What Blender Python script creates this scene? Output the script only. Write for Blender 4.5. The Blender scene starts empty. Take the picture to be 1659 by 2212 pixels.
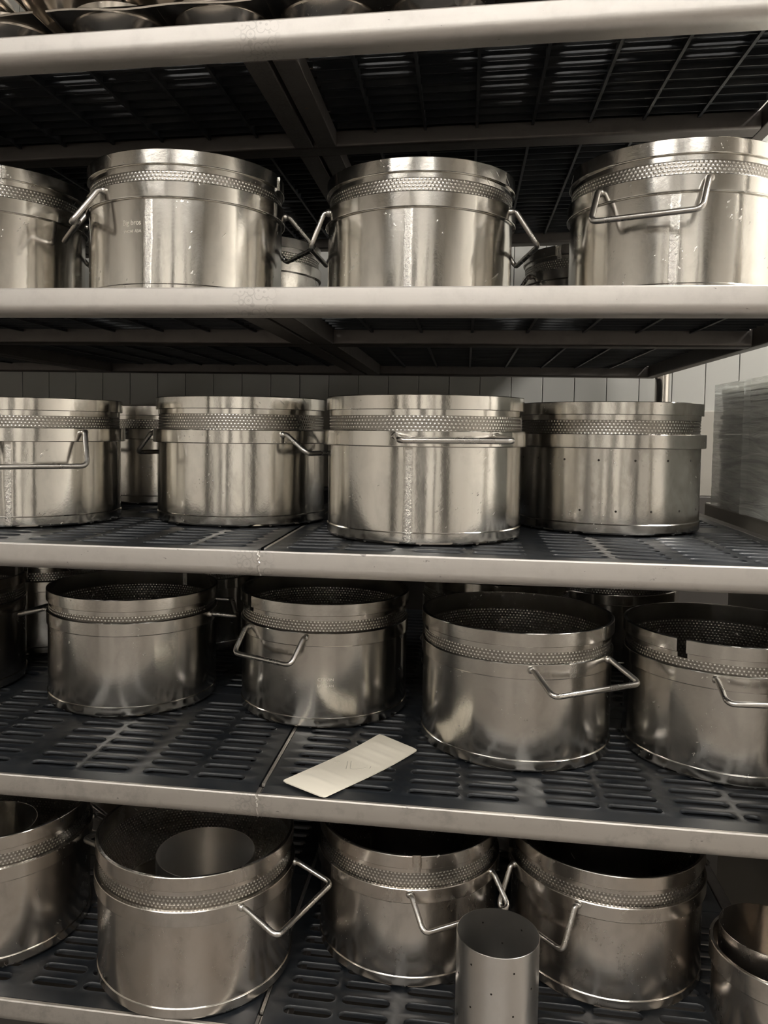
import bpy, bmesh, math, random
from mathutils import Vector, Matrix
PI = math.pi
sc = bpy.context.scene
COL = sc.collection
random.seed(4)

# ------------------------------------------------------------------ camera, world, lights, exposure
W, H = 1659, 2212
cd = bpy.data.cameras.new('camera'); cam = bpy.data.objects.new('camera', cd); COL.objects.link(cam)
cd.sensor_fit = 'HORIZONTAL'; cd.sensor_width = 36.0
cd.lens = 1732.355 * 36.0 / W
cd.shift_x = 67.115 / W; cd.shift_y = -82.282 / W
cd.clip_start = 0.02; cd.clip_end = 50
cam.matrix_world = Matrix(((0.99020877, -0.02172861, 0.13789291, 0.21543301),
                           (0.13886935, 0.052785, -0.98890295, -0.82571949),
                           (0.01420881, 0.99836948, 0.05528561, 0.0), (0, 0, 0, 1)))
sc.camera = cam
wd = bpy.data.worlds.new('world'); sc.world = wd; wd.use_nodes = True
wd.node_tree.nodes['Background'].inputs[0].default_value = (0.9, 0.92, 1, 1)
wd.node_tree.nodes['Background'].inputs[1].default_value = 0.02
sc.view_settings.view_transform = 'Standard'; sc.view_settings.look = 'None'
sc.view_settings.gamma = 1; sc.view_settings.use_curve_mapping = False
sc.view_settings.exposure = 0.75
# ceiling panels of the room: x, y, width, depth, strength
CEIL = 1.75
PANELS = [(-1.0, -1.2, 1.1, 0.3, 2.2), (0.9, -1.2, 1.1, 0.3, 2.2), (-1.0, -3.0, 1.3, 0.4, 25), (0.8, -3.0, 1.3, 0.4, 25), (1.9, 0.0, 0.3, 1.2, 75)]

# ------------------------------------------------------------------ materials
def mat(name, base=(0.6, 0.57, 0.52), metal=0.0, rough=0.5, emit=None, es=0):
    m = bpy.data.materials.new(name); m.use_nodes = True
    b = m.node_tree.nodes['Principled BSDF']
    b.inputs['Base Color'].default_value = (*base, 1); b.inputs['Metallic'].default_value = metal
    b.inputs['Roughness'].default_value = rough
    if emit: b.inputs['Emission Color'].default_value = (*emit, 1); b.inputs['Emission Strength'].default_value = es
    return m
class NT:
    def __init__(s, m): s.t = m.node_tree; s.b = s.t.nodes['Principled BSDF']
    def n(s, ty, **kw):
        x = s.t.nodes.new(ty)
        for k, v in kw.items():
            if k in x.inputs.keys() if isinstance(k, str) else False: x.inputs[k].default_value = v
            else: setattr(x, k, v)
        return x
    def l(s, a, b): s.t.links.new(a, b)
    def ramp(s, fac, stops):
        r = s.t.nodes.new('ShaderNodeValToRGB'); e = r.color_ramp.elements
        while len(e) > 1: e.remove(e[-1])
        e[0].position = stops[0][0]; e[0].color = (*stops[0][1], 1)
        for p, c in stops[1:]:
            q = e.new(p); q.color = (*c, 1)
        s.l(fac, r.inputs[0]); return r.outputs[0]
    def coords(s, scale=(1, 1, 1), rnd=True, rot=(0, 0, 0)):
        tc = s.n('ShaderNodeTexCoord'); mp = s.n('ShaderNodeMapping'); mp.inputs['Scale'].default_value = scale; mp.inputs['Rotation'].default_value = rot
        s.l(tc.outputs['Object'], mp.inputs[0])
        if rnd:
            oi = s.n('ShaderNodeObjectInfo'); ml = s.n('ShaderNodeMath', operation='MULTIPLY'); ml.inputs[1].default_value = 37.0
            s.l(oi.outputs['Random'], ml.inputs[0]); cx = s.n('ShaderNodeCombineXYZ')
            for i in range(3): s.l(ml.outputs[0], cx.inputs[i])
            s.l(cx.outputs[0], mp.inputs['Location'])
        return mp.outputs[0]
    def noise(s, vec, scale, detail=3, rough=0.5, dist=0.0):
        x = s.n('ShaderNodeTexNoise'); x.inputs['Scale'].default_value = scale; x.inputs['Detail'].default_value = detail
        x.inputs['Roughness'].default_value = rough; x.inputs['Distortion'].default_value = dist
        s.l(vec, x.inputs['Vector']); return x.outputs[0]
    def mix(s, fac, a, b, blend='MIX'):
        x = s.n('ShaderNodeMix', data_type='RGBA', blend_type=blend)
        if hasattr(fac, 'node'): s.l(fac, x.inputs[0])
        else: x.inputs[0].default_value = fac
        for v, k in ((a, 6), (b, 7)):
            if hasattr(v, 'node'): s.l(v, x.inputs[k])
            else: x.inputs[k].default_value = (*v, 1)
        return x.outputs[2]
    def math(s, op, a, b):
        x = s.n('ShaderNodeMath', operation=op)
        for v, k in ((a, 0), (b, 1)):
            if hasattr(v, 'node'): s.l(v, x.inputs[k])
            else: x.inputs[k].default_value = v
        return x.outputs[0]
    def bump(s, h, dist, strength=1.0, prev=None):
        x = s.n('ShaderNodeBump'); x.inputs['Strength'].default_value = strength; x.inputs['Distance'].default_value = dist
        s.l(h, x.inputs['Height'])
        if prev is not None: s.l(prev, x.inputs['Normal'])
        return x.outputs[0]

def steel(name, base, dark, grime=0.3, rough=0.24, rvar=0.2, dent=0.004, scratch=0.25, warm=(0.58, 0.47, 0.37), wamt=0.15):
    """Used stainless sheet: long vertical waves, dull patches, scratches, grime."""
    m = mat(name, base, 1.0, rough); t = NT(m)
    v = t.coords(); vs = t.coords((1, 1, 0.07)); vf = t.coords((1, 1, 1))
    big = t.noise(v, 9, 4, 0.6); med = t.noise(t.coords((1, 1, 0.6)), 30, 5, 0.7, 0.3); fine = t.noise(v, 260, 3, 0.6)
    st = t.ramp(med, [(0.50 - 0.06 * grime, (0, 0, 0)), (0.78, (1, 1, 1))])
    c = t.mix(t.math('MULTIPLY', st, grime), base, dark)
    wm = t.ramp(big, [(0.45, (0, 0, 0)), (0.7, (1, 1, 1))])
    c = t.mix(t.math('MULTIPLY', wm, wamt), c, warm)
    sp = t.ramp(t.noise(v, 150, 4, 0.75), [(0.68, (0, 0, 0)), (0.78, (1, 1, 1))])
    c = t.mix(t.math('MULTIPLY', sp, grime * 0.8), c, (dark[0] * 0.4, dark[1] * 0.4, dark[2] * 0.4))
    t.l(c, t.b.inputs['Base Color'])
    # scratches: thin ridges of distorted noise
    sv0 = t.coords((1, 1, 1), rot=(0.5, 0.75, 0.3)); mp2 = t.n('ShaderNodeMapping'); mp2.inputs['Scale'].default_value = (1, 1, 0.07)
    t.l(sv0, mp2.inputs[0]); s1 = t.noise(mp2.outputs[0], 330, 1, 0.5)
    scr = t.ramp(s1, [(0.68, (0, 0, 0)), (0.74, (1, 1, 1))])
    msk = t.ramp(t.noise(v, 22, 2), [(0.58, (0, 0, 0)), (0.66, (1, 1, 1))])
    scr = t.math('MULTIPLY', scr, msk)
    r = t.math('ADD', t.math('MULTIPLY', med, rvar), rough - rvar * 0.5)
    r = t.math('ADD', r, t.math('MULTIPLY', scr, scratch)); r = t.math('ADD', r, t.math('MULTIPLY', st, 0.10 * grime))
    t.l(r, t.b.inputs['Roughness'])
    wave = t.noise(vs, 16, 2, 0.5); b1 = t.bump(wave, dent)
    b2 = t.bump(t.noise(t.coords((1, 1, 0.4)), 55, 2), 0.0003, 0.6, b1)
    if name.startswith('pot'):      # ground-down vertical weld seam at the local +x side
        tc = t.n('ShaderNodeTexCoord'); sx = t.n('ShaderNodeSeparateXYZ'); t.l(tc.outputs['Object'], sx.inputs[0])
        an = t.math('ABSOLUTE', t.math('ARCTAN2', sx.outputs[1], sx.outputs[0]), 0)
        an = t.math('ADD', an, t.math('MULTIPLY', t.math('SUBTRACT', med, 0.5), 0.05))
        sm = t.ramp(an, [(0.018, (1, 1, 1)), (0.045, (0, 0, 0))])
        cr = t.math('MULTIPLY', t.noise(t.coords((1, 1, 0.7), False), 420, 4, 0.7), sm)
        b2 = t.bump(cr, 0.0011, 1.0, b2)
    b3 = t.bump(fine, 0.0001, 0.5, b2); b4 = t.bump(scr, 0.0002, 0.6, b3)
    t.l(b4, t.b.inputs['Normal'])
    return m
M = {}
M['pot_clean'] = steel('pot steel clean', (0.72, 0.70, 0.655), (0.42, 0.40, 0.37), 0.38, 0.155, 0.12, 0.0035)
M['pot_mid'] = steel('pot steel used', (0.67, 0.65, 0.61), (0.30, 0.28, 0.26), 0.6, 0.18, 0.14, 0.0035)
M['pot_worn'] = steel('pot steel stained', (0.62, 0.585, 0.54), (0.26, 0.235, 0.215), 0.65, 0.22, 0.16, 0.003, wamt=0.3)
M['rod'] = steel('rod steel', (0.62, 0.60, 0.57), (0.35, 0.32, 0.3), 0.2, 0.28, 0.1, 0.0)
M['sleeve'] = steel('perforated steel', (0.66, 0.64, 0.60), (0.45, 0.42, 0.38), 0.1, 0.25, 0.06, 0.0005)
M['tin'] = steel('tray steel', (0.60, 0.55, 0.49), (0.33, 0.29, 0.25), 0.3, 0.22, 0.12, 0.001)
M['bump'] = mat('bright dimple steel', (0.72, 0.70, 0.66), 1.0, 0.24)
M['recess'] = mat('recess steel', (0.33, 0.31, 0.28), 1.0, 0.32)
M['ring'] = steel('ring steel matt', (0.74, 0.72, 0.69), (0.55, 0.53, 0.5), 0.3, 0.30, 0.1, 0.001)
M['post'] = steel('post steel', (0.6, 0.57, 0.53), (0.4, 0.37, 0.34), 0.1, 0.18, 0.08, 0.0)

# rack beams: satin steel, faint long grain, small dark nicks, orange specks, grinding swirls at the weld (x = 0)
def beam_mat(name, base, grime):
    m = mat(name, base, 1.0, 0.5); t = NT(m)
    v = t.coords((0.12, 1, 1), False); vi = t.coords((1, 1, 1), True); v1 = t.coords((1, 1, 1), False)
    g = t.noise(v, 90, 4, 0.6); n1 = t.noise(vi, 45, 5, 0.7)
    c = t.mix(t.math('MULTIPLY', t.ramp(n1, [(0.5, (0, 0, 0)), (0.75, (1, 1, 1))]), grime), base, tuple(x * 0.55 for x in base))
    nick = t.ramp(t.noise(t.coords((0.5, 1, 1), True), 130, 3, 0.8), [(0.69, (0, 0, 0)), (0.72, (1, 1, 1))])
    c = t.mix(t.math('MULTIPLY', nick, 0.7), c, (0.2, 0.18, 0.17))
    rust = t.ramp(t.noise(vi, 26, 3, 0.7), [(0.745, (0, 0, 0)), (0.78, (1, 1, 1))])
    c = t.mix(t.math('MULTIPLY', rust, 0.55), c, (0.42, 0.22, 0.08))
    # swirl marks close to the weld
    sx = t.n('ShaderNodeSeparateXYZ'); t.l(v1, sx.inputs[0])
    near = t.ramp(t.math('ABSOLUTE', t.math('ADD', sx.outputs[0], 0.006), 0), [(0.012, (1, 1, 1)), (0.028, (0, 0, 0))])
    vo = t.n('ShaderNodeTexVoronoi', feature='F1'); vo.inputs['Scale'].default_value = 120; t.l(v1, vo.inputs['Vector'])
    rg = t.math('SINE', t.math('MULTIPLY', vo.outputs[0], 14.0), 0)
    sw = t.math('MULTIPLY', t.ramp(rg, [(0.55, (0, 0, 0)), (0.85, (1, 1, 1))]), near)
    c = t.mix(t.math('MULTIPLY', sw, 0.45), c, tuple(x * 0.62 for x in base))
    t.l(c, t.b.inputs['Base Color'])
    r = t.math('ADD', t.math('MULTIPLY', g, 0.12), 0.46); t.l(t.math('ADD', r, t.math('MULTIPLY', n1, 0.1 * grime)), t.b.inputs['Roughness'])
    t.l(t.bump(t.noise(v, 240, 2), 0.00015, 0.5, t.bump(t.noise(v1, 14, 2), 0.0008, 0.5)), t.b.inputs['Normal'])
    return m
M['beam'] = beam_mat('beam steel', (0.64, 0.61, 0.575), 0.2)
M['beam_low'] = beam_mat('beam steel worn', (0.56, 0.53, 0.49), 0.6)
M['frame'] = beam_mat('shaded under frame steel', (0.17, 0.155, 0.145), 0.4)  # same steel as the beams, darkened for the shade under the shelves

def plastic():
    m = mat('black slotted plastic', (0.02, 0.023, 0.027), 0, 0.42); t = NT(m)
    v = t.coords((1, 1, 1), True); n1 = t.noise(v, 14, 5, 0.7); n2 = t.noise(v, 300, 2)
    c = t.mix(t.ramp(n1, [(0.45, (0, 0, 0)), (0.75, (1, 1, 1))]), (0.012, 0.0145, 0.018), (0.036, 0.037, 0.038))
    t.l(c, t.b.inputs['Base Color']); t.l(t.math('ADD', t.math('MULTIPLY', n1, 0.25), 0.3), t.b.inputs['Roughness'])
    t.l(t.bump(n2, 0.0001, 0.4, t.bump(t.noise(v, 20, 2), 0.0006, 0.5)), t.b.inputs['Normal'])
    return m
M['plastic'] = plastic()
def simple_noise(name, a, b, scale, rough, bumpd=0.0):
    m = mat(name, a, 0, rough); t = NT(m); v = t.coords((1, 1, 1), False); n = t.noise(v, scale, 4, 0.6)
    t.l(t.mix(n, a, b), t.b.inputs['Base Color'])
    if bumpd: t.l(t.bump(n, bumpd), t.b.inputs['Normal'])
    return m
M['wall'] = simple_noise('white wall panel', (0.29, 0.285, 0.265), (0.32, 0.315, 0.29), 3, 0.45)
M['wall_room'] = simple_noise('cream room wall', (0.64, 0.61, 0.56), (0.70, 0.67, 0.62), 2, 0.6)
M['floor'] = simple_noise('brown tiled floor', (0.105, 0.093, 0.082), (0.14, 0.125, 0.11), 6, 0.4)
M['ceiling'] = simple_noise('white ceiling', (0.6, 0.59, 0.56), (0.66, 0.65, 0.62), 2, 0.8)
M['dark'] = simple_noise('dark reflected panel', (0.03, 0.028, 0.025), (0.05, 0.045, 0.04), 3, 0.6)
M['card'] = simple_noise('cream card', (0.90, 0.84, 0.71), (0.92, 0.86, 0.73), 30, 0.6, 0.0002)
M['mark'] = mat('grey pencil', (0.50, 0.47, 0.40), 0, 0.8)
M['etch'] = mat('etched mark', (0.86, 0.82, 0.75), 1.0, 0.6)
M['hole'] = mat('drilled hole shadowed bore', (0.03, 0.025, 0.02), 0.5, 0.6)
M['shade'] = simple_noise('dark brown kick panel', (0.045, 0.04, 0.035), (0.06, 0.053, 0.046), 5, 0.5)
M['cabinet'] = simple_noise('beige cabinet', (0.24, 0.22, 0.19), (0.28, 0.26, 0.225), 5, 0.5)
M['paper'] = simple_noise('grey card sheets', (0.78, 0.78, 0.75), (0.86, 0.85, 0.82), 25, 0.7)
M['carton'] = simple_noise('pale card sheets', (0.8, 0.79, 0.74), (0.85, 0.84, 0.79), 25, 0.7)
def film():
    m = mat('clear stretch film', (0.85, 0.87, 0.83), 0, 0.18); t = NT(m)
    t.b.inputs['Alpha'].default_value = 0.28
    v = t.coords((0.6, 0.6, 7), False); n = t.noise(v, 14, 4, 0.6, 1.0)
    t.l(t.bump(n, 0.0025), t.b.inputs['Normal'])
    t.l(t.ramp(n, [(0.35, (0.4, 0.4, 0.4)), (0.7, (0.7, 0.7, 0.7))]), t.b.inputs['Alpha'])
    return m
M['film'] = film()

# ------------------------------------------------------------------ helpers
def link_mesh(name, bm, m, parent=None, smooth=True, ang=20):
    me = bpy.data.meshes.new(name)
    bmesh.ops.recalc_face_normals(bm, faces=bm.faces)
    bm.to_mesh(me); bm.free()
    if m: me.materials.append(m)
    if smooth:
        for p in me.polygons: p.use_smooth = True
        me.set_sharp_from_angle(angle=math.radians(ang))
    return inst(name, me, parent)
def inst(name, me, parent=None, m=None):
    o = bpy.data.objects.new(name, me); COL.objects.link(o)
    if parent: o.parent = parent
    if m:
        o.material_slots[0].link = 'OBJECT'; o.material_slots[0].material = m
    return o
def empty(name, loc=(0, 0, 0), rot=(0, 0, 0)):
    o = bpy.data.objects.new(name, None); COL.objects.link(o); o.location = loc; o.rotation_euler = rot
    o.empty_display_size = 0.05; return o
def tag(o, label, cat, group=None):
    o['label'] = label; o['category'] = cat
    if group: o['group'] = group
    return o
def structure(o): o['kind'] = 'structure'; return o
def box(bm, x0, x1, y0, y1, z0, z1, bev=0.0):
    r = bmesh.ops.create_cube(bm, size=1.0, matrix=Matrix.Translation(((x0+x1)/2, (y0+y1)/2, (z0+z1)/2)) @ Matrix.Diagonal((x1-x0, y1-y0, z1-z0, 1)))
    if bev:
        es = list({e for v in r['verts'] for e in v.link_edges})
        bmesh.ops.bevel(bm, geom=es, offset=bev, segments=2, affect='EDGES', profile=0.5)
def lathe(bm, prof, n=96, a0=0.0, a1=2*PI, closed=False):
    """prof: list of (r, z); revolve about z; full circle or an arc."""
    full = abs(a1 - a0 - 2*PI) < 1e-6
    k = n if full else n + 1
    rings = []
    for i in range(k):
        a = a0 + (a1 - a0) * i / n; c, s = math.cos(a), math.sin(a)
        rings.append([bm.verts.new((r*c, r*s, z)) for r, z in prof])
    m = len(prof)
    for i in range(n):
        A, B = rings[i], rings[(i+1) % k]
        for j in range(m if closed else m-1):
            q = (A[j], B[j], B[(j+1) % m], A[(j+1) % m])
            bm.faces.new(q)
    if not full and closed:
        bm.faces.new(rings[0]); bm.faces.new(rings[-1][::-1])
def disc(bm, r, z, n=96):
    bm.faces.new([bm.verts.new((r*math.cos(2*PI*i/n), r*math.sin(2*PI*i/n), z)) for i in range(n)])
def tube(bm, pts, r, n=10, bend=0.0, cap=True):
    """round rod through pts with rounded corners of radius bend"""
    P = [Vector(p) for p in pts]; path = [P[0]]
    for i in range(1, len(P)-1):
        a = (P[i-1]-P[i]); b = (P[i+1]-P[i]); d = min(bend, a.length*0.45, b.length*0.45)
        if d > 1e-6:
            s = P[i] + a.normalized()*d; e = P[i] + b.normalized()*d
            for k in range(6):
                u = k/5; path.append((1-u)**2*s + 2*u*(1-u)*P[i] + u*u*e)
        else: path.append(P[i])
    path.append(P[-1])
    T = [(path[min(i+1, len(path)-1)] - path[max(i-1, 0)]).normalized() for i in range(len(path))]
    up = Vector((0, 0, 1)) if abs(T[0].z) < 0.9 else Vector((1, 0, 0))
    N = (up - T[0]*up.dot(T[0])).normalized(); rings = []
    for p, t in zip(path, T):
        N = (N - t*N.dot(t)).normalized(); B = t.cross(N)
        rings.append([bm.verts.new(p + (N*math.cos(2*PI*k/n) + B*math.sin(2*PI*k/n))*r) for k in range(n)])
    for A, B in zip(rings, rings[1:]):
        for k in range(n): bm.faces.new((A[k], A[(k+1) % n], B[(k+1) % n], B[k]))
    if cap: bm.faces.new(rings[0][::-1]); bm.faces.new(rings[-1])

# ------------------------------------------------------------------ the setting
FL = -1.05; WY = 1.03
# wall behind the rack: vertical tongue-and-groove panels
wall = structure(empty('wall_back', (0, WY, 0)))
bm = bmesh.new(); box(bm, -3.2, 3.2, 0.012, 0.06, FL, CEIL); link_mesh('wall_base', bm, M['wall'], wall, False)
pw = 0.0697; pm = None
x = 0.4545 - pw*50
i = 0
while x < 2.9:
    if pm is None:
        bm = bmesh.new(); box(bm, 0.0006, pw-0.0006, 0, 0.011, FL, CEIL, 0.0010); o = link_mesh('panel', bm, M['wall'], wall); pm = o.data
    else: o = inst('panel', pm, wall)
    o.location = (x, 0, 0); x += pw
bm = bmesh.new(); box(bm, -3.2, 3.2, -4.4, WY+0.06, FL-0.1, FL); structure(link_mesh('floor', bm, M['floor'], None, False))
bm = bmesh.new(); box(bm, -3.2, 3.2, -4.4, WY+0.06, CEIL, CEIL+0.1); structure(link_mesh('ceiling', bm, M['ceiling'], None, False))
bm = bmesh.new(); box(bm, -3.3, -3.2, -4.4, WY, FL, CEIL); structure(link_mesh('wall_left', bm, M['wall_room'], None, False))
bm = bmesh.new(); box(bm, 3.2, 3.3, -4.4, WY, FL, CEIL); structure(link_mesh('wall_right', bm, M['wall_room'], None, False))
bm = bmesh.new(); box(bm, -3.2, 3.2, -4.5, -4.4, FL, CEIL); structure(link_mesh('wall_front', bm, M['wall_room'], None, False))
bm = bmesh.new(); box(bm, -3.2, 3.2, WY-0.014, WY-0.0005, -0.135, 0.052, 0.002); structure(link_mesh('trim_1', bm, M['cabinet'], None))
bm = bmesh.new(); box(bm, -3.2, 3.2, WY-0.020, WY-0.0005, FL, -0.1355, 0.002); structure(link_mesh('trim_2', bm, M['shade'], None))  # dark brown panel standing in for the shade low on the wall
for k, (x0, x1, z1) in enumerate(((-2.9, -2.2, 1.3), (-1.35, -1.0, 1.3), (-0.25, 0.25, 1.3), (1.15, 1.4, 1.3), (2.2, 2.9, 1.3))):
    bm = bmesh.new(); box(bm, x0, x1, -4.4, -4.36, FL, z1); structure(link_mesh('door_%d' % (k+1), bm, M['dark'], None, False))  # unseen dark uprights added to give the pots streaked reflections
for k, (x0, x1) in enumerate(((-2.6, -2.25), (-0.32, -0.08), (0.02, 0.1), (1.62, 1.95))):
    bm = bmesh.new(); box(bm, x0, x1, -4.39, -0.75, CEIL-0.14, CEIL); structure(link_mesh('trim_%d' % (k+3), bm, M['dark'], None, False))  # unseen dark ceiling strips added to streak the upper pots' reflections
lm = mat('lit diffuser', (0.9, 0.9, 0.88), 0, 0.5)
for k, (x, y, w, d, s) in enumerate(PANELS):
    t = empty('ceiling_light', (x, y, CEIL))
    tag(t, ['long ceiling light over the aisle, left end', 'long ceiling light over the aisle, right end', 'long ceiling light at the far side of the room, left', 'long ceiling light at the far side of the room, right', 'narrow ceiling light beside the right end of the rack'][k], 'ceiling light', 'ceiling lights')
    bm = bmesh.new()
    for q in ((-w/2-.02, w/2+.02, -d/2-.02, -d/2), (-w/2-.02, w/2+.02, d/2, d/2+.02), (-w/2-.02, -w/2, -d/2, d/2), (w/2, w/2+.02, -d/2, d/2)):
        box(bm, *q, -0.03, 0)
    link_mesh('frame', bm, M['ceiling'], t, False)
    em = mat('lit diffuser', (0.9, 0.9, 0.88), 0, 0.5, (1.0, 0.965, 0.915), s)
    bm = bmesh.new(); box(bm, -w/2, w/2, -d/2, d/2, -0.02, -0.002); link_mesh('diffuser', bm, em, t, False)

# ------------------------------------------------------------------ storage rack
HB = 0.0277
ZS = [0.41837832, 0.14678764, -0.13114017, -0.3965832, -0.66212893]
TS = [0.0096, -0.00582, 0.00315, -0.00211, 0.0001]
LV = ['top shelf', 'second shelf', 'third shelf', 'fourth shelf', 'bottom shelf']
def on(s, x, dz=0.0): return ZS[s] + TS[s]*x + dz
def srot(s): return (0, -math.atan(TS[s]), 0)
rack = empty('storage_rack', (0, 0, 0))
tag(rack, 'stainless steel storage rack with five shelves carrying the pots', 'rack')
def beam_prof(w, h, r, lip):
    P = [(0.0, -0.0008), (0.0008, 0.0006), (0.0042, 0.0006), (0.0046, -0.0046)] if lip else [(0.0, -0.006), (0.001, -0.0048)]
    P += [(w-0.002, -0.0046), (w, -0.0066), (w, -h+0.002), (w-0.002, -h)]
    for k in range(7):
        a = PI/2 * k/6; P.append((r - r*math.sin(a), -h + r - r*math.cos(a)))
    return P
def extrude_x(bm, prof, x0, x1, seg=1):
    R = [[bm.verts.new((x0+(x1-x0)*i/seg, y, z)) for y, z in prof] for i in range(seg+1)]
    n = len(prof)
    for A, B in zip(R, R[1:]):
        for k in range(n): bm.faces.new((A[k], A[(k+1) % n], B[(k+1) % n], B[k]))
    bm.faces.new(R[0]); bm.faces.new(R[-1][::-1])
def part(name, bm, m, s): 
    o = link_mesh(name, bm, m, rack); o.location = (0, 0, ZS[s]); o.rotation_euler = srot(s); return o
XR, XL = 0.603, -1.203
for s in range(5):
    mb = M['beam'] if s < 3 else M['beam_low']
    for x0, x1 in (((XL, XR),) if s < 2 else ((XL, -0.0006), (0.0006, XR))):
        bm = bmesh.new(); extrude_x(bm, beam_prof(0.0305, HB, 0.013 if s < 1 else 0.011, True), x0, x1, 12); part('front_beam', bm, mb, s)
    bm = bmesh.new()           # weld bead closing the butt joint, a little uneven
    P = [(0.0004, 0.001)] + [(-0.0005 + 0.0003*math.sin(k*2.3+s), -0.002 - k*0.0017) for k in range(9)] + [(0.0015, -HB+0.006), (0.006, -HB+0.0014)]
    tube(bm, [(0.0008*math.sin(k*1.7+s), y, z) for k, (y, z) in enumerate(P)], 0.0013, 6)
    part('weld_bead', bm, mb, s) if s > 1 else bm.free()
    bm = bmesh.new(); R = [(y+0.296, z) for y, z in beam_prof(0.034, HB, 0.004, False)]; extrude_x(bm, R, XL+0.018, XR-0.018, 6); part('middle_rail', bm, M['frame'], s)
    bm = bmesh.new(); R = [(y+0.906, z) for y, z in beam_prof(0.034, HB, 0.004, False)]; extrude_x(bm, R, XL, XR, 6); part('back_beam', bm, M['frame'], s)
    for x0, bw in ((-0.0295, 0.027), (0.0025, 0.027), (-0.6295, 0.027), (-0.5995, 0.020)):
        bm = bmesh.new(); box(bm, x0, x0+bw, 0.0306, 0.295, -HB, -0.0052, 0.0015); part('cross_bar', bm, M['frame'], s)
        bm = bmesh.new(); box(bm, x0, x0+bw, 0.3305, 0.905, -HB, -0.0052, 0.0015); part('cross_bar', bm, M['frame'], s)
    bm = bmesh.new(); box(bm, -0.0020, 0.0020, 0.0306, 0.905, -0.0049, -0.0008, 0.0004); part('seam_strip', bm, M['beam_low'], s)
    for x0 in (XR-0.017, XL):
        bm = bmesh.new(); box(bm, x0, x0+0.017, 0.0306, 0.9055, -HB, -0.0005, 0.0015); part('side_rail', bm, M['frame'], s)
for px_ in (0.6185, -1.2185):
    for py_ in (0.016, 0.923):
        bm = bmesh.new(); lathe(bm, [(0.0, FL+0.001), (0.02, FL+0.001), (0.02, FL+0.02), (0.0145, FL+0.03), (0.0145, 0.62), (0.012, 0.63), (0.0, 0.63)], 32)
        o = link_mesh('post', bm, M['post'], rack); o.location = (px_, py_, 0)

# slotted mats -------------------------------------------------------
def stadium(cx, cy, hx, hy, n=5):
    out = []
    for k in range(n+1):
        a = -PI/2 + PI*k/n; out.append((cx + (hx-hy) + hy*math.cos(a), cy + hy*math.sin(a)))
    for k in range(n+1):
        a = PI/2 + PI*k/n; out.append((cx - (hx-hy) + hy*math.cos(a), cy + hy*math.sin(a)))
    return out
SL = [(0.024, 0.079), (0.088, 0.1425), (0.162, 0.217), (0.226, 0.281), (0.310, 0.365), (0.374, 0.429), (0.448, 0.503), (0.512, 0.567)]
MX0, MX1 = 0.0035, 0.5835
EDG = [MX0, 0.0835, 0.15225, 0.2215, 0.2955, 0.3695, 0.4385, 0.5075, MX1]
def cell(bm, x0, x1, y0, y1, slots, th=0.0024):
    """one rectangular cell of plate pierced by stadium slots (1 or 2)"""
    n = len(slots); xs = [x0 + (x1-x0)*i/n for i in range(n+1)]
    for i, (a, b, cy, hy) in enumerate(slots):
        X0, X1 = xs[i], xs[i+1]; st = stadium((a+b)/2, cy, (b-a)/2, hy)
        def outer(p):
            cx, cyy = (X0+X1)/2, (y0+y1)/2
            # project stadium point outward to the cell border
            (sx, sy) = p; dx, dy = sx-(a+b)/2, sy-cy
            half = (b-a)/2 - hy
            bx = max(-half, min(half, dx)); ddx, ddy = dx-bx, dy
            if abs(ddx) < 1e-9: return (sx, y1 if dy > 0 else y0)
            t = min((( X1 if ddx > 0 else X0) - sx)/ddx, (((y1 if ddy > 0 else y0) - sy)/ddy) if abs(ddy) > 1e-9 else 1e9)
            return (sx+ddx*t, sy+ddy*t)
        O = [outer(p) for p in st]
        # corners: snap the border point nearest each corner
        for c in ((X0, y0), (X0, y1), (X1, y0), (X1, y1)):
            k = min(range(len(O)), key=lambda q: (O[q][0]-c[0])**2 + (O[q][1]-c[1])**2); O[k] = c
        L1 = stadium((a+b)/2, cy, (b-a)/2+0.0022, hy+0.0022); L2 = stadium((a+b)/2, cy, (b-a)/2+0.0010, hy+0.0010)
        rows = [[(x, y, 0.0) for x, y in O], [(x, y, 0.0) for x, y in L1], [(x, y, 0.0008) for x, y in L2], [(x, y, -0.0004) for x, y in st],
                [(x, y, -th) for x, y in st], [(x, y, -th) for x, y in O]]
        V = [[bm.verts.new(p) for p in r] for r in rows]; m = len(st)
        for A, B in zip(V, V[1:]):
            for k in range(m):
                q = (A[k], A[(k+1) % m], B[(k+1) % m], B[k])
                try: bm.faces.new(q)
                except ValueError: pass
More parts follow.
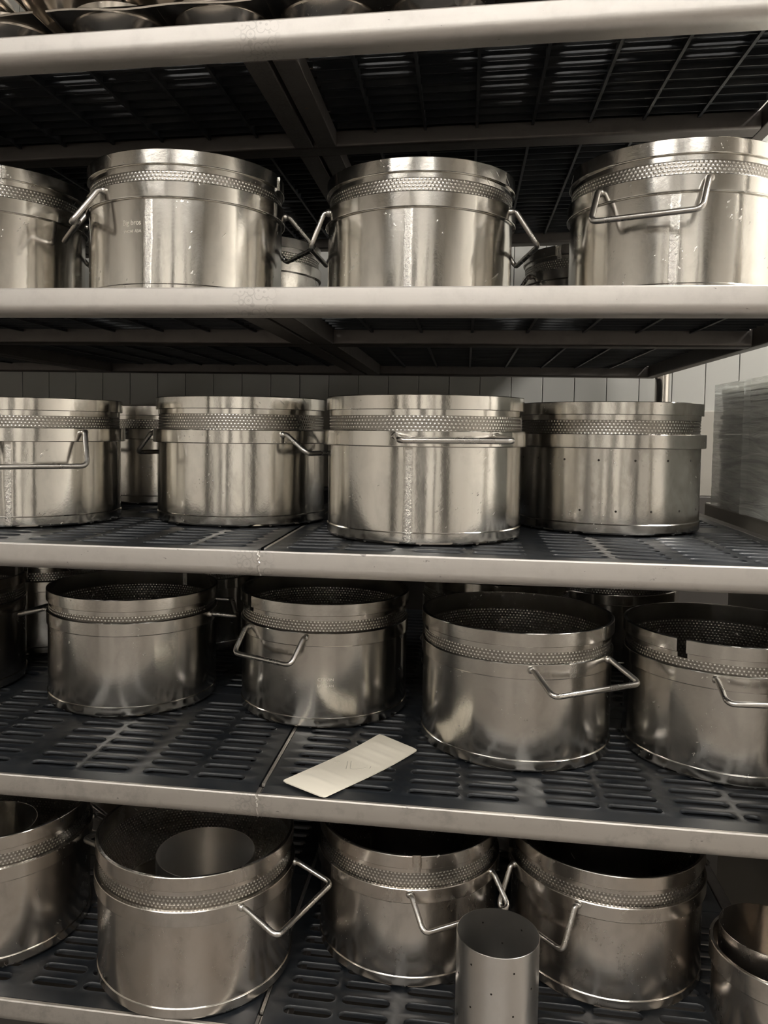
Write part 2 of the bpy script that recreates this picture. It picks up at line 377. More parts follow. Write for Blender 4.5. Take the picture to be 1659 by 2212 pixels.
def make_mat_mesh(y0, y1, first, rows, dots_row):
    bm = bmesh.new(); th = 0.0024
    yl = [first - 0.01275 + 0.0255*k for k in range(rows+1)]
    for r in range(rows):
        cy = first + 0.0255*r
        for c in range(8):
            a, b = SL[c]; 
            if r == 0 and c == 7 and dots_row:
                sl = [(0.5115, 0.5275, cy, 0.0055), (0.550, 0.566, cy, 0.0055)]
            else: sl = [(a, b, cy, 0.0062)]
            cell(bm, EDG[c], EDG[c+1], yl[r], yl[r+1], sl, th)
    for a, b in ((y0, yl[0]), (yl[-1], y1)):
        box(bm, MX0, MX1, a, b, -th, 0.0)
    # stiffening ribs below
    rb = -0.0115
    for e in EDG[1:-1]: box(bm, e-0.0018, e+0.0018, 0.0325 if y1 < 0.5 else 0.3325, y1-0.018 if y1 < 0.5 else y1-0.034, rb, -th)
    for k in range(rows+1):
        if yl[k] > 0.033 and yl[k] < (0.293 if y1 < 0.5 else 0.903): box(bm, MX0+0.03, MX1-0.008, yl[k]-0.0009, yl[k]+0.0009, rb+0.002, -th)
    bmesh.ops.remove_doubles(bm, verts=bm.verts, dist=1e-5)
    me = bpy.data.meshes.new('mat_plate'); bmesh.ops.recalc_face_normals(bm, faces=bm.faces); bm.to_mesh(me); bm.free()
    me.materials.append(M['plastic'])
    for p in me.polygons: p.use_smooth = True
    me.set_sharp_from_angle(angle=math.radians(50))
    return me
mat_front = make_mat_mesh(0.0055, 0.3120, 0.0365, 10, True)
mat_back = make_mat_mesh(0.3135, 0.9370, 0.3490, 22, False)
for s in range(5):
    for c, off in ((1, 0.0), (-1, 0.0), (-1, -0.6)):
        for fb, me in ((0, mat_front), (1, mat_back)):
            o = inst('shelf_mat', me); o.scale = (c, 1, 1)
            o.location = (off, 0, ZS[s] + TS[s]*off + 0.0002); o.rotation_euler = srot(s)
            side = ('right of the welded seam' if c > 0 else 'left of the welded seam') if off == 0 else 'at the far left end'
            tag(o, 'black slotted plastic mat on the %s, %s row, %s' % (LV[s], ('front', 'back')[fb], side), 'shelf mat', 'slotted shelf mats')

# ------------------------------------------------------------------ perforated-insert pots
def mesh_of(name, build, m, smooth=True, ang=14):
    bm = bmesh.new(); build(bm); o = link_mesh(name, bm, m, None, smooth, ang); me = o.data; bpy.data.objects.remove(o); return me
def b_body(bm):
    lathe(bm, [(0.0, 0.0045), (0.1165, 0.0045), (0.1170, 0.0055), (0.1170, 0.1265), (0.1180, 0.1270), (0.1185, 0.1265), (0.1185, 0.0150), (0.1190, 0.0142),
               (0.1196, 0.0136), (0.1196, 0.0040), (0.1188, 0.0022), (0.1160, 0.0020), (0.0, 0.0020)], 128)
def b_foot(bm):
    for k in range(11):
        a = 2*PI*(k+0.3)/11
        bmesh.ops.create_uvsphere(bm, u_segments=8, v_segments=5, radius=0.0020, matrix=Matrix.Translation((0.1165*math.cos(a), 0.1165*math.sin(a), 0.0022)))
def b_collar(bm, R=0.1248):
    lathe(bm, [(0.1186, 0.1095), (R-0.0010, 0.1092), (R-0.0002, 0.1097), (R, 0.1104), (R, 0.1264), (R-0.0005, 0.1272), (0.1191, 0.1277), (0.1186, 0.1272)], 128, closed=True)
NH = 156; PR = 0.0038; RS = 0.1166
def b_perf(bm):
    """drawn strip of dimples in staggered rows"""
    z1 = 0.1425; rows = 19; bmp = 0.0012
    cols = NH*2
    def ring(z): return [bm.verts.new((RS*math.cos(2*PI*i/cols), RS*math.sin(2*PI*i/cols), z)) for i in range(cols)]
    top = ring(z1); half = PR/2
    R = [ring(z1 - PR*k) for k in range(1, rows+1)]; R.insert(0, top)
    for k in range(rows):
        A, B = R[k], R[k+1]; zc = z1 - PR*(k+0.5); ofs = k % 2
        for j in range(NH):
            i0 = 2*j + ofs; i1 = (i0+1) % cols; i2 = (i0+2) % cols; i0 %= cols
            a = 2*PI*(2*j+ofs+1)/cols; da = 2*PI/cols*0.55
            o4 = []
            for (ua, uz) in ((-1, 0), (-0.5, 1), (0.5, 1), (1, 0), (0.5, -1), (-0.5, -1)):
                o4.append(bm.verts.new((RS*math.cos(a+ua*da), RS*math.sin(a+ua*da), zc+uz*PR*0.27)))
            c = bm.verts.new(((RS+bmp)*math.cos(a), (RS+bmp)*math.sin(a), zc))
            for q in range(6): bm.faces.new((o4[q], o4[(q+1) % 6], c)).material_index = 1
            L, TL, TR, RR, BR, BL = o4
            bm.faces.new((A[i0], A[i1], TL)); bm.faces.new((A[i1], TR, TL)); bm.faces.new((A[i1], A[i2], TR))
            bm.faces.new((A[i2], RR, TR)); bm.faces.new((A[i2], B[i2], RR)); bm.faces.new((B[i2], BR, RR))
            bm.faces.new((B[i2], B[i1], BR)); bm.faces.new((B[i1], BL, BR)); bm.faces.new((B[i1], B[i0], BL))
            bm.faces.new((B[i0], L, BL)); bm.faces.new((B[i0], A[i0], L)); bm.faces.new((A[i0], TL, L))
def b_sleeve(bm, notch=0.0):
    P = [(0.1168, 0.1425), (0.1168, 0.1648), (0.1176, 0.1648), (0.1176, 0.1425)]
    if notch: lathe(bm, P, 120, notch/2, 2*PI-notch/2, True)
    else: lathe(bm, P, 128, closed=True)
def b_lower(bm): lathe(bm, [(RS, 0.1425-PR*19), (RS, 0.012), (RS-0.001, 0.0105), (0.0, 0.0105)], 64)
def b_band(bm, gap=0.09): lathe(bm, [(0.1178, 0.1492), (0.1204, 0.1490), (0.1209, 0.1496), (0.1209, 0.1644), (0.1203, 0.1652), (0.1178, 0.1653)], 120, gap/2, 2*PI-gap/2, True)
ME = dict(body=mesh_of('body', b_body, M['pot_clean']), foot=mesh_of('feet', b_foot, M['rod']), collar=[mesh_of('collar', lambda b, q=q: b_collar(b, q), M['pot_clean']) for q in (0.1226, 0.1248, 0.1203, 0.1226)],
          perf=mesh_of('perforated_strip', b_perf, M['recess'], True, 80), sleeve=mesh_of('sleeve', b_sleeve, M['sleeve']),
          sleeve_n=mesh_of('sleeve', lambda b: b_sleeve(b, 0.10), M['sleeve']), lower=mesh_of('lower_wall', b_lower, M['pot_worn']),
          band=mesh_of('rim_band', b_band, M['pot_clean']), band_s=mesh_of('rim_band', lambda b: b_band(b, 0.012), M['pot_clean']))
def b_weld(bm):
    bmesh.ops.create_icosphere(bm, subdivisions=2, radius=0.0048)
    for v in bm.verts: v.co += Vector((random.uniform(-1, 1), random.uniform(-1, 1), random.uniform(-1, 1)))*0.0005
WELD = mesh_of('weld', b_weld, M['rod'], True, 180)
ME['perf'].materials.append(M['bump'])
def handle_mesh(phi, th, a, L, e, vee=0.0, Ra=0.125):
    o = Vector((math.cos(phi)*math.cos(th), math.sin(phi)*math.cos(th), -math.sin(th))); t = Vector((-math.sin(phi), math.cos(phi), 0))
    R = 0.1250; z = 0.119
    A1 = Vector((R*math.cos(phi-a), R*math.sin(phi-a), z)); A2 = Vector((R*math.cos(phi+a), R*math.sin(phi+a), z))
    C1 = A1 + o*L - t*e; C2 = A2 + o*L + t*e; A1 = Vector((Ra*math.cos(phi-a), Ra*math.sin(phi-a), z)); A2 = Vector((Ra*math.cos(phi+a), Ra*math.sin(phi+a), z)); up = Vector((0, 0, 0.0025)); rad = Vector((math.cos(phi), math.sin(phi), 0))
    pts = [A1+up, A1 + rad*0.006 + up, C1] + ([(C1+C2)/2 - o*vee] if vee else []) + [C2, A2 + rad*0.006 + up, A2+up]
    bm = bmesh.new(); tube(bm, pts, 0.0033, 12, 0.009)
    me = bpy.data.meshes.new('handle'); bmesh.ops.recalc_face_normals(bm, faces=bm.faces); bm.to_mesh(me); bm.free(); me.materials.append(M['rod'])
    for p in me.polygons: p.use_smooth = True
    return me, (A1+up, A2+up)
def pot(s, x, y, k, dz, handles, label, group, mk='pot_clean', spin=0.0, notch=False, gap='band', inner=True, seam=1.9):
    r = empty('lidless_pot', (x, y, on(s, x, 0.0016)), srot(s)); r.name = 'straining_pot'
    tag(r, label, 'pot', group)
    m = M[mk]
    def P(nm, me, mm=None, z=0.0, par=r, rz=0.0):
        o = inst(nm, me, par, mm); o.scale = (k, k, k) if par is r else (1, 1, 1); o.location = (0, 0, z); o.rotation_euler = (0, 0, rz); return o
    P('body', ME['body'], m, rz=seam)
    P('feet', ME['foot'])['kind'] = 'stuff'; P('collar', ME['collar'][s-1], m, rz=spin*1.7)
    ins = P('perforated_insert', ME['perf'], None, dz, rz=spin)
    P('sleeve', ME['sleeve_n' if notch else 'sleeve'], m, par=ins)
    P('rim_band', ME[gap], m, par=ins)
    if inner: P('lower_wall', ME['lower'], None, par=ins)
    for h in handles:
        me, mw = handle_mesh(*h, Ra=(0.1228, 0.125, 0.1206, 0.1228)[s-1])
        ho = P('handle', me)
        for q in mw: w_ = inst('weld', WELD, ho); w_.location = q; w_.rotation_euler = (q[0]*90, q[1]*70, 1)
    return r
def pair(phi, th, a=0.465, L=0.046, e=0.0, th2=None):
    return [(phi, th, a, L, e), (phi+PI, th if th2 is None else th2, a, L, 0.0)]
G = ['straining pots on the second shelf', 'straining pots on the third shelf', 'straining pots on the fourth shelf', 'straining pots on the bottom shelf']
BG = 'pots in the back rows'
# second shelf (front row)
p1a = pot(1, -0.4235, 0.196, 1.0, 0, pair(0.75, 0.7), 'bright steel pot cut off by the left edge of the photo, on the second shelf', G[0], 'pot_clean', -0.93, gap='band_s', seam=-1.35)
p1b = pot(1, -0.1457, 0.1841, 1.021, -0.0028, [(3.701, 0.839, 0.477, 0.0499, 0.0, 0.021), (0.586, 0.691, 0.414, 0.05, 0.002)], 'bright steel pot with faint stamped lettering, bent handle at its left, second shelf', G[0], 'pot_clean', -0.12, seam=-1.6)
p1c = pot(1, 0.1504, 0.2276, 0.992, 0.001, [(3.120, 1.097, 0.46, 0.0461, 0), (0.155, 0.881, 0.52, 0.0502, 0.0019)], 'bright steel pot with handles drooping at both sides, middle of second shelf', G[0], 'pot_clean', 1.5, gap='band_s', seam=-1.62)
p1d = pot(1, 0.4545, 0.1924, 1.0, 0, [(-1.997, 0.864, 0.485, 0.0479, -0.0018), (1.145, 0.8, 0.46, 0.046, 0)], 'bright steel pot with drooping handle across its front, right end of second shelf', G[0], 'pot_clean', 2.2, gap='band_s', seam=-1.78)
# third shelf
p2a = pot(2, -0.3831, 0.223, 1.0, 0, [(-0.99, 0.95, 0.463, 0.049, 0), (2.1, 0.8, 0.463, 0.046, 0)], 'steel pot cut off at left with handle hanging on its front, third shelf', G[1], 'pot_clean', 2.0, gap='band_s', seam=-1.3)
p2b = pot(2, -0.1023, 0.2966, 1.0, 0.0055, [(-0.403, 0.498, 0.457, 0.0445, 0.0003), (2.845, 0.666, 0.469, 0.0423, -0.0009)], 'steel pot tucked behind the level-handled pot, handle pointing right, third shelf', G[1], 'pot_clean', 1.2, gap='band_s')
p2c = pot(2, 0.1646, 0.1849, 1.012, 0.0017, [(-1.300, 0.039, 0.477, 0.0475, 0.0045), (1.84, 0.4, 0.47, 0.046, 0)], 'steel pot with level handle jutting straight out of its front, third shelf', G[1], 'pot_clean', 1.7, gap='band_s', seam=-1.66)
p2d = pot(2, 0.4111, 0.3213, 1.0, 0.0024, [], 'steel pot without handles, two rows of small drilled holes, third shelf', G[1], 'pot_mid', 1.9, gap='band_s')
# fourth shelf
p3a = pot(3, -0.5772, 0.300, 1.0, 0, pair(2.2, 0.6), 'dark steel pot barely showing at the left edge, fourth shelf', G[2], 'pot_worn', 1.0, gap='band_s')
p3b = pot(3, -0.2691, 0.3025, 1.02, -0.0069, [(2.974, 0.195, 0.446, 0.0494, 0.0011), (0.346, 0.043, 0.463, 0.034, 0)], 'dull steel pot with handles sticking out level both sides, left of fourth shelf', G[2], 'pot_mid', 1.25)
p3c = pot(3, 0.018, 0.3137, 1.007, 0.0003, [(-2.02, 0.80, 0.42, 0.038, -0.003), (1.2, 0.6, 0.46, 0.045, 0)], 'dull steel pot with notched rim and handle at front left, behind cream card', G[2], 'pot_mid', -2.42, True)
p3d = pot(3, 0.2857, 0.2241, 1.0077, -0.0019, [(-0.995, 0.32, 0.489, 0.045, 0.0037), (2.147, 0.6, 0.46, 0.045, 0)], 'dull steel pot with slanting handle at front right, right of cream card', G[2], 'pot_mid', -0.62, gap='band_s')
p3e = pot(3, 0.5425, 0.2238, 0.997, -0.004, [(-1.50, 0.22, 0.431, 0.0442, 0.0023), (1.6, 0.5, 0.46, 0.045, 0)], 'dull steel pot with slit rim, cut off by right edge, fourth shelf', G[2], 'pot_mid', -2.25, True, 'band')
# bottom shelf
p4a = pot(4, -0.3945, 0.1455, 1.0, 0, pair(0.9, 0.6), 'stained steel pot cut off at the left with a ring inside, bottom shelf', G[3], 'pot_worn', 1.5, gap='band_s')
p4b = pot(4, -0.1063, 0.115, 1.0014, 0, [(-0.360, 0.26, 0.469, 0.051, 0.003), (2.62, 0.0, 0.50, 0.043, 0)], 'brownish steel pot holding a bright smooth ring, overlapping the shelf front, bottom shelf', G[3], 'pot_worn', 1.95)
p4c = pot(4, 0.1524, 0.205, 0.966, 0.0026, [(-0.974, 0.624, 0.513, 0.0428, 0.0003), (2.17, 0.5, 0.46, 0.045, 0)], 'stained steel pot with rim gap facing front, behind small open cylinder', G[3], 'pot_worn', -1.42)
p4d = pot(4, 0.4028, 0.2062, 0.9785, -0.0018, [(-2.414, 1.091, 0.44, 0.0506, -0.0005), (0.73, 0.6, 0.46, 0.045, 0)], 'stained steel pot with handle hanging at its left, right part of bottom shelf', G[3], 'pot_worn', 1.9, gap='band_s')
# back rows
pot(1, -0.165, 0.57, 1.0, 0, pair(1.2, 0.7), 'dark pot glimpsed between the lettered and the drooping-handled pots, second shelf back', BG, 'pot_mid', 1.0, gap='band_s')
pot(1, 0.432, 0.66, 1.0, 0, pair(0.9, 0.7), 'dark pot half hidden in the gap left of the rightmost pot, second shelf back', BG, 'pot_mid', -2.2)
pot(2, -0.33, 0.57, 1.0, 0, pair(1.0, 0.7), 'dark pot standing in the gap behind the two left pots, third shelf back', BG, 'pot_mid', 1.0, gap='band_s')
for x, y, l in ((-0.545, 0.55, 'dark pot at the far left of the back row, fourth shelf'), (-0.285, 0.62, 'dark pot behind the level-handled dull pot, back row of fourth shelf'),
                (-0.015, 0.64, 'dark pot behind the notched-rim pot, back row of fourth shelf'), (0.27, 0.505, 'dark pot rim showing behind the slanting-handled pot, fourth shelf back'),
                (0.475, 0.66, 'dark pot rim showing behind the slit-rim pot, fourth shelf back')):
    pot(3, x, y, 1.0, 0, [], l, BG, 'pot_mid', x*9, gap='band_s')
for x, y, l in ((-0.33, 0.47, 'dark pot behind the ring-holding pot, back row of bottom shelf'), (0.30, 0.52, 'dark pot behind the two right pots, back row of bottom shelf')):
    pot(4, x, y, 1.0, 0, [], l, BG, 'pot_worn', x*9, gap='band_s')

# drilled holes of the handleless pot: two staggered rows of short plugs, coloured dark for the shade inside
bm = bmesh.new()
for row, z in ((0, 0.0945), (1, 0.031)):
    for k in range(17):
        a = 2*PI*(k + 0.5*row)/17 + 0.02
        mx = Matrix.Rotation(a, 4, 'Z') @ Matrix.Translation((0.1181, 0, z)) @ Matrix.Rotation(PI/2, 4, 'Y')
        bmesh.ops.create_cone(bm, cap_ends=True, segments=10, radius1=0.0014, radius2=0.0014, depth=0.0011, matrix=mx)
link_mesh('shaded_hole_plugs', bm, M['hole'], p2d)['kind'] = 'stuff'

# stamped lettering wrapped on a pot wall
def stamp(root, k, lines, phi):
    ob = None
    for txt, size, z, w in lines:
        cu = bpy.data.curves.new('t', 'FONT'); cu.body = txt; cu.size = size; cu.extrude = 0.00005; cu.align_x = 'CENTER'; cu.offset = -0.00004
        t = bpy.data.objects.new('t', cu); COL.objects.link(t); bpy.context.view_layer.update()
        me = bpy.data.meshes.new_from_object(t.evaluated_get(bpy.context.evaluated_depsgraph_get())); bpy.data.objects.remove(t)
        xs = [v.co.x for v in me.vertices]; wd_ = max(xs)-min(xs)
        for v in me.vertices:
            a = phi + v.co.x*(w/wd_)/0.1185; rr = (0.1186 + v.co.z + 0.00005)*k
            v.co = Vector((rr*math.cos(a), rr*math.sin(a), (z + v.co.y)*k))
        me.materials.clear(); me.materials.append(M['etch']); inst('stamped_lettering', me, root)
stamp(p1b, 1.021, [('Big bros', 0.0085, 0.0800, 0.0235), ('ANCHI ABA', 0.0048, 0.0715, 0.0245)], -1.775)
stamp(p3c, 1.007, [('CERVIN', 0.0052, 0.0640, 0.021), ('LATIG AN', 0.0048, 0.0560, 0.021)], -1.38)

# ------------------------------------------------------------------ loose cylinders
def ring_mesh(name, R, Hh, holes=None, wall=0.0009):
    def b(bm): lathe(bm, [(R-wall, 0.0), (R, 0.0), (R, Hh-0.0003), (R-0.0003, Hh), (R-wall, Hh)], 72, closed=True)
    return mesh_of(name, b, M['pot_mid'])
def cyl(s, x, y, z, R, Hh, label, group, m='pot_worn', name='steel_ring', holes=()):
    t = empty(name, (x, y, on(s, x, z)), srot(s)); tag(t, label, 'cylinder', group)
    inst('wall', ring_mesh('wall', R, Hh), t, M[m])
    if holes:
        bm = bmesh.new()
        for a, hz in holes:
            mx = Matrix.Rotation(a, 4, 'Z') @ Matrix.Translation((R-0.0004, 0, hz)) @ Matrix.Rotation(PI/2, 4, 'Y')
            bmesh.ops.create_cone(bm, cap_ends=True, segments=10, radius1=0.0011, radius2=0.0011, depth=0.0014, matrix=mx)
        link_mesh('shaded_hole_plugs', bm, M['hole'], t)['kind'] = 'stuff'  # solid plugs, the shade of the bores put into their colour
    return t
hl = [(2*PI*(k+0.5*r)/6 + 0.35, 0.022 + 0.0235*r) for r in range(4) for k in range(6)]
cyl(4, 0.2629, 0.0458, 0.0009, 0.0452, 0.1093, 'narrow open steel cylinder with drilled holes, before the two right pots', 'loose cylinders', 'ring', 'small_cylinder', hl)
cyl(4, -0.1025, 0.1393, 0.0125, 0.0626, 0.1075, 'bright smooth steel ring standing inside the brownish pot, bottom shelf', 'rings inside the pots', 'ring')
cyl(4, 0.4016, 0.228, 0.0125, 0.0642, 0.160, 'tall dark steel ring inside the pot with the left hanging handle', 'rings inside the pots', 'pot_mid')
cyl(4, 0.160, 0.225, 0.0150, 0.060, 0.155, 'dark steel ring in shadow inside the pot behind the small cylinder', 'rings inside the pots', 'pot_worn')
cyl(4, -0.416, 0.165, 0.0125, 0.060, 0.1075, 'dark steel ring inside the stained pot at the left edge', 'rings inside the pots', 'pot_mid')
cyl(3, 0.5300, 0.232, 0.0125, 0.063, 0.085, 'dull steel ring inside the slit-rim pot, fourth shelf', 'rings inside the pots', 'pot_mid')
# low collared tin with a cylinder in it, bottom right corner
t = empty('short_tin', (0.581, 0.105, on(4, 0.581, 0.0009)), srot(4)); tag(t, 'short wide steel tin with a collar, holding a cylinder, bottom right corner', 'tin')
bm = bmesh.new(); lathe(bm, [(0.0, 0.002), (0.0715, 0.002), (0.0715, 0.078), (0.0722, 0.078), (0.0722, 0.0), (0.0, 0.0)], 80); link_mesh('body', bm, M['pot_worn'], t)
bm = bmesh.new(); lathe(bm, [(0.0724, 0.062), (0.0750, 0.062), (0.0755, 0.063), (0.0755, 0.0845), (0.0748, 0.0855), (0.0716, 0.0855), (0.0716, 0.079), (0.0724, 0.078)], 80, closed=True); link_mesh('collar', bm, M['pot_worn'], t)
cyl(4, 0.569, 0.113, 0.0032, 0.052, 0.0985, 'stained open cylinder standing inside the short collared tin, right corner', 'loose cylinders', 'pot_worn', 'small_cylinder')

# ------------------------------------------------------------------ cream card lying across the fourth shelf's front edge
c0, c1, c2, c3 = (0.021, 0.030), (0.074, -0.002), (0.166, 0.143), (0.114, 0.186)
card = empty('cream_card', (0.0935, 0.089, on(3, 0.0935, 0.0012))); tag(card, 'long cream card strip with embossed cross ridges lying on fourth shelf', 'card')
bm = bmesh.new(); NU, NV = 64, 10; top = []; bot = []
for i in range(NU+1):
    u = i/NU; rt, rb = [], []
    for j in range(NV+1):
        v = j/NV
        a = Vector(c0).lerp(Vector(c3), u); b = Vector(c1).lerp(Vector(c2), u); p = a.lerp(b, v)
        # rounded ends
        du = min(u, 1-u)*0.18; dv = min(v, 1-v)*0.062; rc = 0.004
        if du < rc and dv < rc:
            q = Vector((rc-du, rc-dv)); 
            if q.length > rc:
                f = q*(1-rc/q.length); ax = (Vector(c3)-Vector(c0)).normalized(); bx_ = (Vector(c1)-Vector(c0)).normalized()
                p += ax*(f.x if u < 0.5 else -f.x) + bx_*(f.y if v < 0.5 else -f.y)
        rid = 0.0
        for c in (0.17, 0.30, 0.62, 0.76, 0.88):
            rid += 0.0007*max(0, 1-abs(u-c)/0.03)*(1 if 0.12 < v < 0.88 else 0)
        z = 0.0028*(2*u-1)**2*0.8 + rid + 0.0004*math.sin(7*u)
        if i < 3 and 0.86 < v: p += Vector((0.0, 0.0))
        x, y = p.x-0.0935, p.y-0.089
        rt.append(bm.verts.new((x, y, z+0.0012))); rb.append(bm.verts.new((x, y, z)))
    top.append(rt); bot.append(rb)
for i in range(NU):
    for j in range(NV):
        bm.faces.new((top[i][j], top[i+1][j], top[i+1][j+1], top[i][j+1])); bm.faces.new((bot[i][j], bot[i][j+1], bot[i+1][j+1], bot[i+1][j]))
    for j in (0, NV): bm.faces.new((top[i][j], bot[i][j], bot[i+1][j], top[i+1][j]))
for j in range(NV):
    for i in (0, NU): bm.faces.new((top[i][j], top[i][j+1], bot[i][j+1], bot[i][j]))
link_mesh('strip', bm, M['card'], card, True, 50)
# faint pencil marks near the middle of the card
def cardp(u, v):
    a = Vector(c0).lerp(Vector(c3), u); b = Vector(c1).lerp(Vector(c2), u); p = a.lerp(b, v)
    z = 0.0028*(2*u-1)**2*0.8 + 0.0004*math.sin(7*u) + 0.0012
    return (p.x-0.0935, p.y-0.089, z)
bm = bmesh.new()
for st in ([(0.52, 0.30), (0.42, 0.50)], [(0.54, 0.34), (0.445, 0.54), (0.45, 0.60), (0.50, 0.70), (0.55, 0.74)], [(0.44, 0.14), (0.47, 0.16), (0.48, 0.2)], [(0.57, 0.76), (0.54, 0.80)]):
    tube(bm, [cardp(u, v) for u, v in st], 0.00035, 5, 0.001)
link_mesh('pencil_mark', bm, M['mark'], card)

# ------------------------------------------------------------------ cupped baking trays on the top shelf, the unseen ones added to block light
def cup_mesh():
    def b(bm):
        n = 40; prof = [(0.056, 0.034), (0.0575, 0.0425), (0.0565, 0.0428), (0.0545, 0.033), (0.047, 0.022), (0.036, 0.010), (0.028, 0.0022), (0.0, 0.002)]
        out = [(0.0555, 0.031), (0.048, 0.0205), (0.037, 0.0085), (0.0285, 0.0005), (0.0, 0.0)]
        lathe(bm, prof[::-1] + out, n)
    return mesh_of('cup', b, M['tin'])
CUP = cup_mesh()
def tray(x0, y0, z, rz, lab, wav, nx=4):
    t = empty('baking_tray', (x0, y0, on(0, x0, z)), (0, -TS[0], rz)); tag(t, lab, 'tray', 'cupped trays on the top shelf')
    ny, p = 2, 0.122
    bm = bmesh.new(); w, d = nx*p/2, ny*p/2; pts = []
    def edge(ax, ay, bx, by, n):
        return [(ax+(bx-ax)*i/n, ay+(by-ay)*i/n) for i in range(n)]
    loop = edge(-w, -d, w, -d, 32) + edge(w, -d, w, d, 12) + edge(w, d, -w, d, 32) + edge(-w, d, -w, -d, 12)
    V = []
    for i, (x, y) in enumerate(loop):
        dz = 0.0014*math.sin(x*52+wav) + 0.001*math.sin(x*17+wav*2)
        V.append([bm.verts.new((x*f, y*g, 0.033+dz+h)) for f, g, h in ((1, 1, 0.0010), (1.005, 1.010, 0), (1.003, 1.006, -0.0018), (0.997, 0.995, -0.0010))])
    n = len(V)
    for i in range(n):
        A, B = V[i], V[(i+1) % n]
        for k in range(4): bm.faces.new((A[k], B[k], B[(k+1) % 4], A[(k+1) % 4]))
    link_mesh('rolled_rim', bm, M['tin'], t)
    # sheet between the cups
    bm = bmesh.new()
    for i in range(nx):
        for j in range(ny):
            cx, cy = -w+p*(i+0.5), -d+p*(j+0.5); m = 32; A, B = [], []
            for k in range(m):
                a = 2*PI*k/m + PI/4; c, s_ = math.cos(a), math.sin(a); q = (p/2)/max(abs(c), abs(s_))
                A.append(bm.verts.new((cx+0.0553*c, cy+0.0553*s_, 0.0325))); B.append(bm.verts.new((cx+q*c*0.999, cy+q*s_*0.999, 0.0335)))
            for k in range(m): bm.faces.new((A[k], A[(k+1) % m], B[(k+1) % m], B[k]))
    link_mesh('sheet', bm, M['tin'], t)
    for i in range(nx):
        for j in range(ny):
            o = inst('cup', CUP, t); o.location = (-w+p*(i+0.5), -d+p*(j+0.5), 0.0); o.rotation_euler = (random.uniform(-.015, .015), random.uniform(-.015, .015), random.uniform(0, 6))
    return t
tray(-0.007, 0.150, 0.004, 0.015, 'cupped steel baking tray at the bottom, right of the pair, top shelf', 0.3)
tray(-0.510, 0.152, 0.004, -0.012, 'cupped steel baking tray at the bottom, left of the pair, top shelf', 1.9)
for x0, y0, r, l in ((0.475, 0.294, PI/2, 'unseen cupped tray added to block light, right end of the top shelf, front'), (0.475, 0.735, PI/2, 'unseen cupped tray added to block light, right end of the top shelf, back'),
                     (0.085, 0.425, 0, 'unseen cupped tray added to block light, second row of the top shelf, middle'), (-0.42, 0.425, 0, 'unseen cupped tray added to block light, second row of the top shelf, left'),
                     (0.085, 0.69, 0, 'unseen cupped tray added to block light, third row of the top shelf, middle'), (-0.42, 0.69, 0, 'unseen cupped tray added to block light, third row of the top shelf, left')):
    tray(x0, y0, 0.004, r, l, x0*7+y0, 3 if y0 == 0.735 else 4)  # added to keep ceiling light from showing through the mat slots
tray(0.315, 0.27, 0.0505, PI/2+0.02, 'cupped tray added to block light, bridging the two right trays, top shelf', 3.3)  # added over the gap where ceiling light leaked through the slots
tray(-0.075, 0.160, 0.0505, 0.0, 'cupped steel baking tray stacked on the right one, top shelf', 0.9)
tray(-0.580, 0.160, 0.0505, -0.0, 'cupped steel baking tray stacked on the left one, top shelf', 2.4)

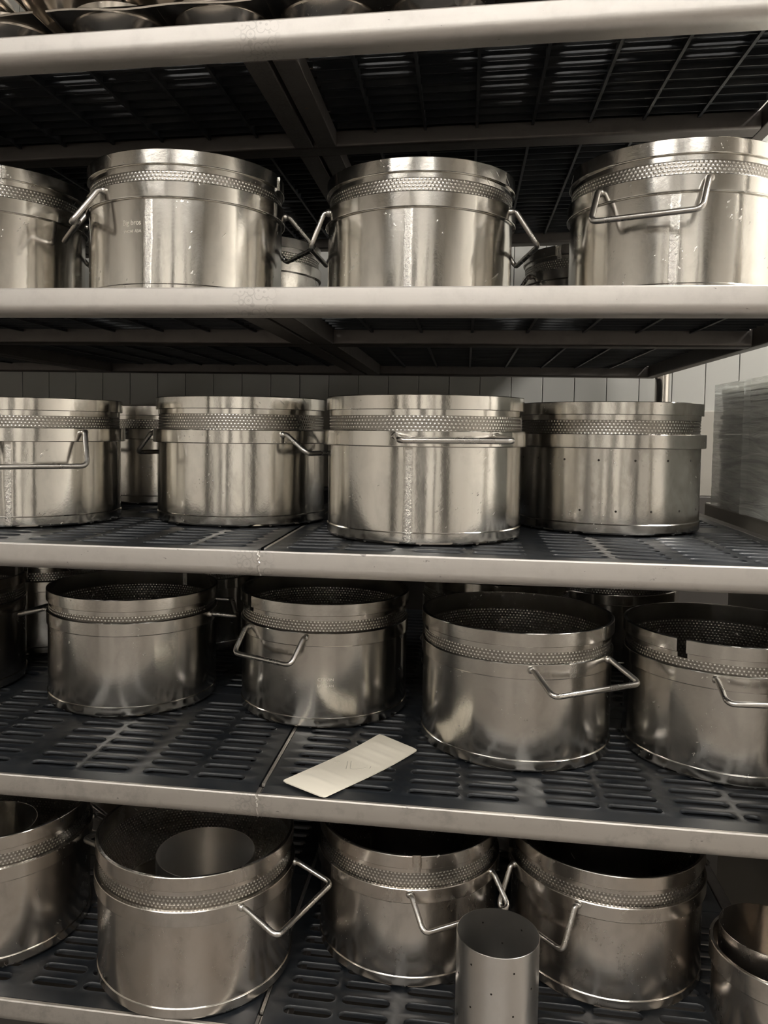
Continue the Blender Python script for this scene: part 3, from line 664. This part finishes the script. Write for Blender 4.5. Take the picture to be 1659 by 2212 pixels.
# ------------------------------------------------------------------ right of the rack: stack support with added light-blocking body, film-wrapped stack
cb = empty('light_block_cabinet', (0.92, 0.36, FL)); tag(cb, 'support of the film-wrapped stack, closed body added to block light, right of the rack', 'cabinet')
cz = -0.122-FL
bm = bmesh.new(); box(bm, -0.275, 0.40, -0.40, 0.33, cz-0.045, cz, 0.003); link_mesh('top', bm, M['cabinet'], cb)
bm = bmesh.new(); box(bm, -0.235, 0.38, -0.36, 0.31, 0, cz-0.0455, 0.002); link_mesh('body', bm, M['cabinet'], cb)  # unseen solid body added to keep the right-hand light off the low shelves
for lx in (-0.225, 0.078):
    bm = bmesh.new(); box(bm, lx, lx+0.292, -0.376, -0.3605, 0.05, cz-0.06, 0.002); d = link_mesh('door', bm, M['cabinet'], cb)
    bm = bmesh.new(); tube(bm, [(lx+0.146-0.05, -0.377, cz-0.12), (lx+0.146-0.05, -0.40, cz-0.12), (lx+0.146+0.05, -0.40, cz-0.12), (lx+0.146+0.05, -0.377, cz-0.12)], 0.005, 8, 0.01); link_mesh('door_handle', bm, M['rod'], d)
stk = empty('wrapped_stack', (0.888, 0.36, -0.1215)); tag(stk, 'stack of flat sheets wrapped in clear stretch film, right edge of photo', 'stack')
zz = 0.0; k = 0
while zz < 0.198:
    h = random.uniform(0.006, 0.0095); bm = bmesh.new(); j = random.uniform(-0.004, 0.004)
    box(bm, -0.243+j, 0.243+j, -0.24+j, 0.255+j, zz, zz+h-0.0008, 0.0012)
    link_mesh('sheet_pile', bm, M['paper'] if k % 4 else M['carton'], stk); zz += h; k += 1
bm = bmesh.new(); n = 160; rows = 24
def rc(u):   # rounded rectangle path
    pts = [(-0.252, -0.25), (0.252, -0.25), (0.252, 0.262), (-0.252, 0.262)]; q = u*4; i = int(q) % 4; f = q-int(q)
    a, b = pts[i], pts[(i+1) % 4]; return (a[0]+(b[0]-a[0])*f, a[1]+(b[1]-a[1])*f)
V = []
for r in range(rows+1):
    V.append([])
    for i in range(n*2):
        x, y = rc(i/(n*2)); w_ = (0.006*math.exp(-((y-0.10)/0.006)**2) if x < -0.24 else 0) + 0.0006*math.sin(i*0.26+r*2.1)*math.sin(r*1.3) + 0.0008*math.sin(i*0.09)
        l = math.hypot(x, y); V[-1].append(bm.verts.new((x*(1+w_/l), y*(1+w_/l), 0.001+r*0.205/rows)))
for r in range(rows):
    for i in range(n*2): bm.faces.new((V[r][i], V[r][(i+1) % (n*2)], V[r+1][(i+1) % (n*2)], V[r+1][i]))
bm.faces.new(V[-1])
link_mesh('stretch_film', bm, M['film'], stk)
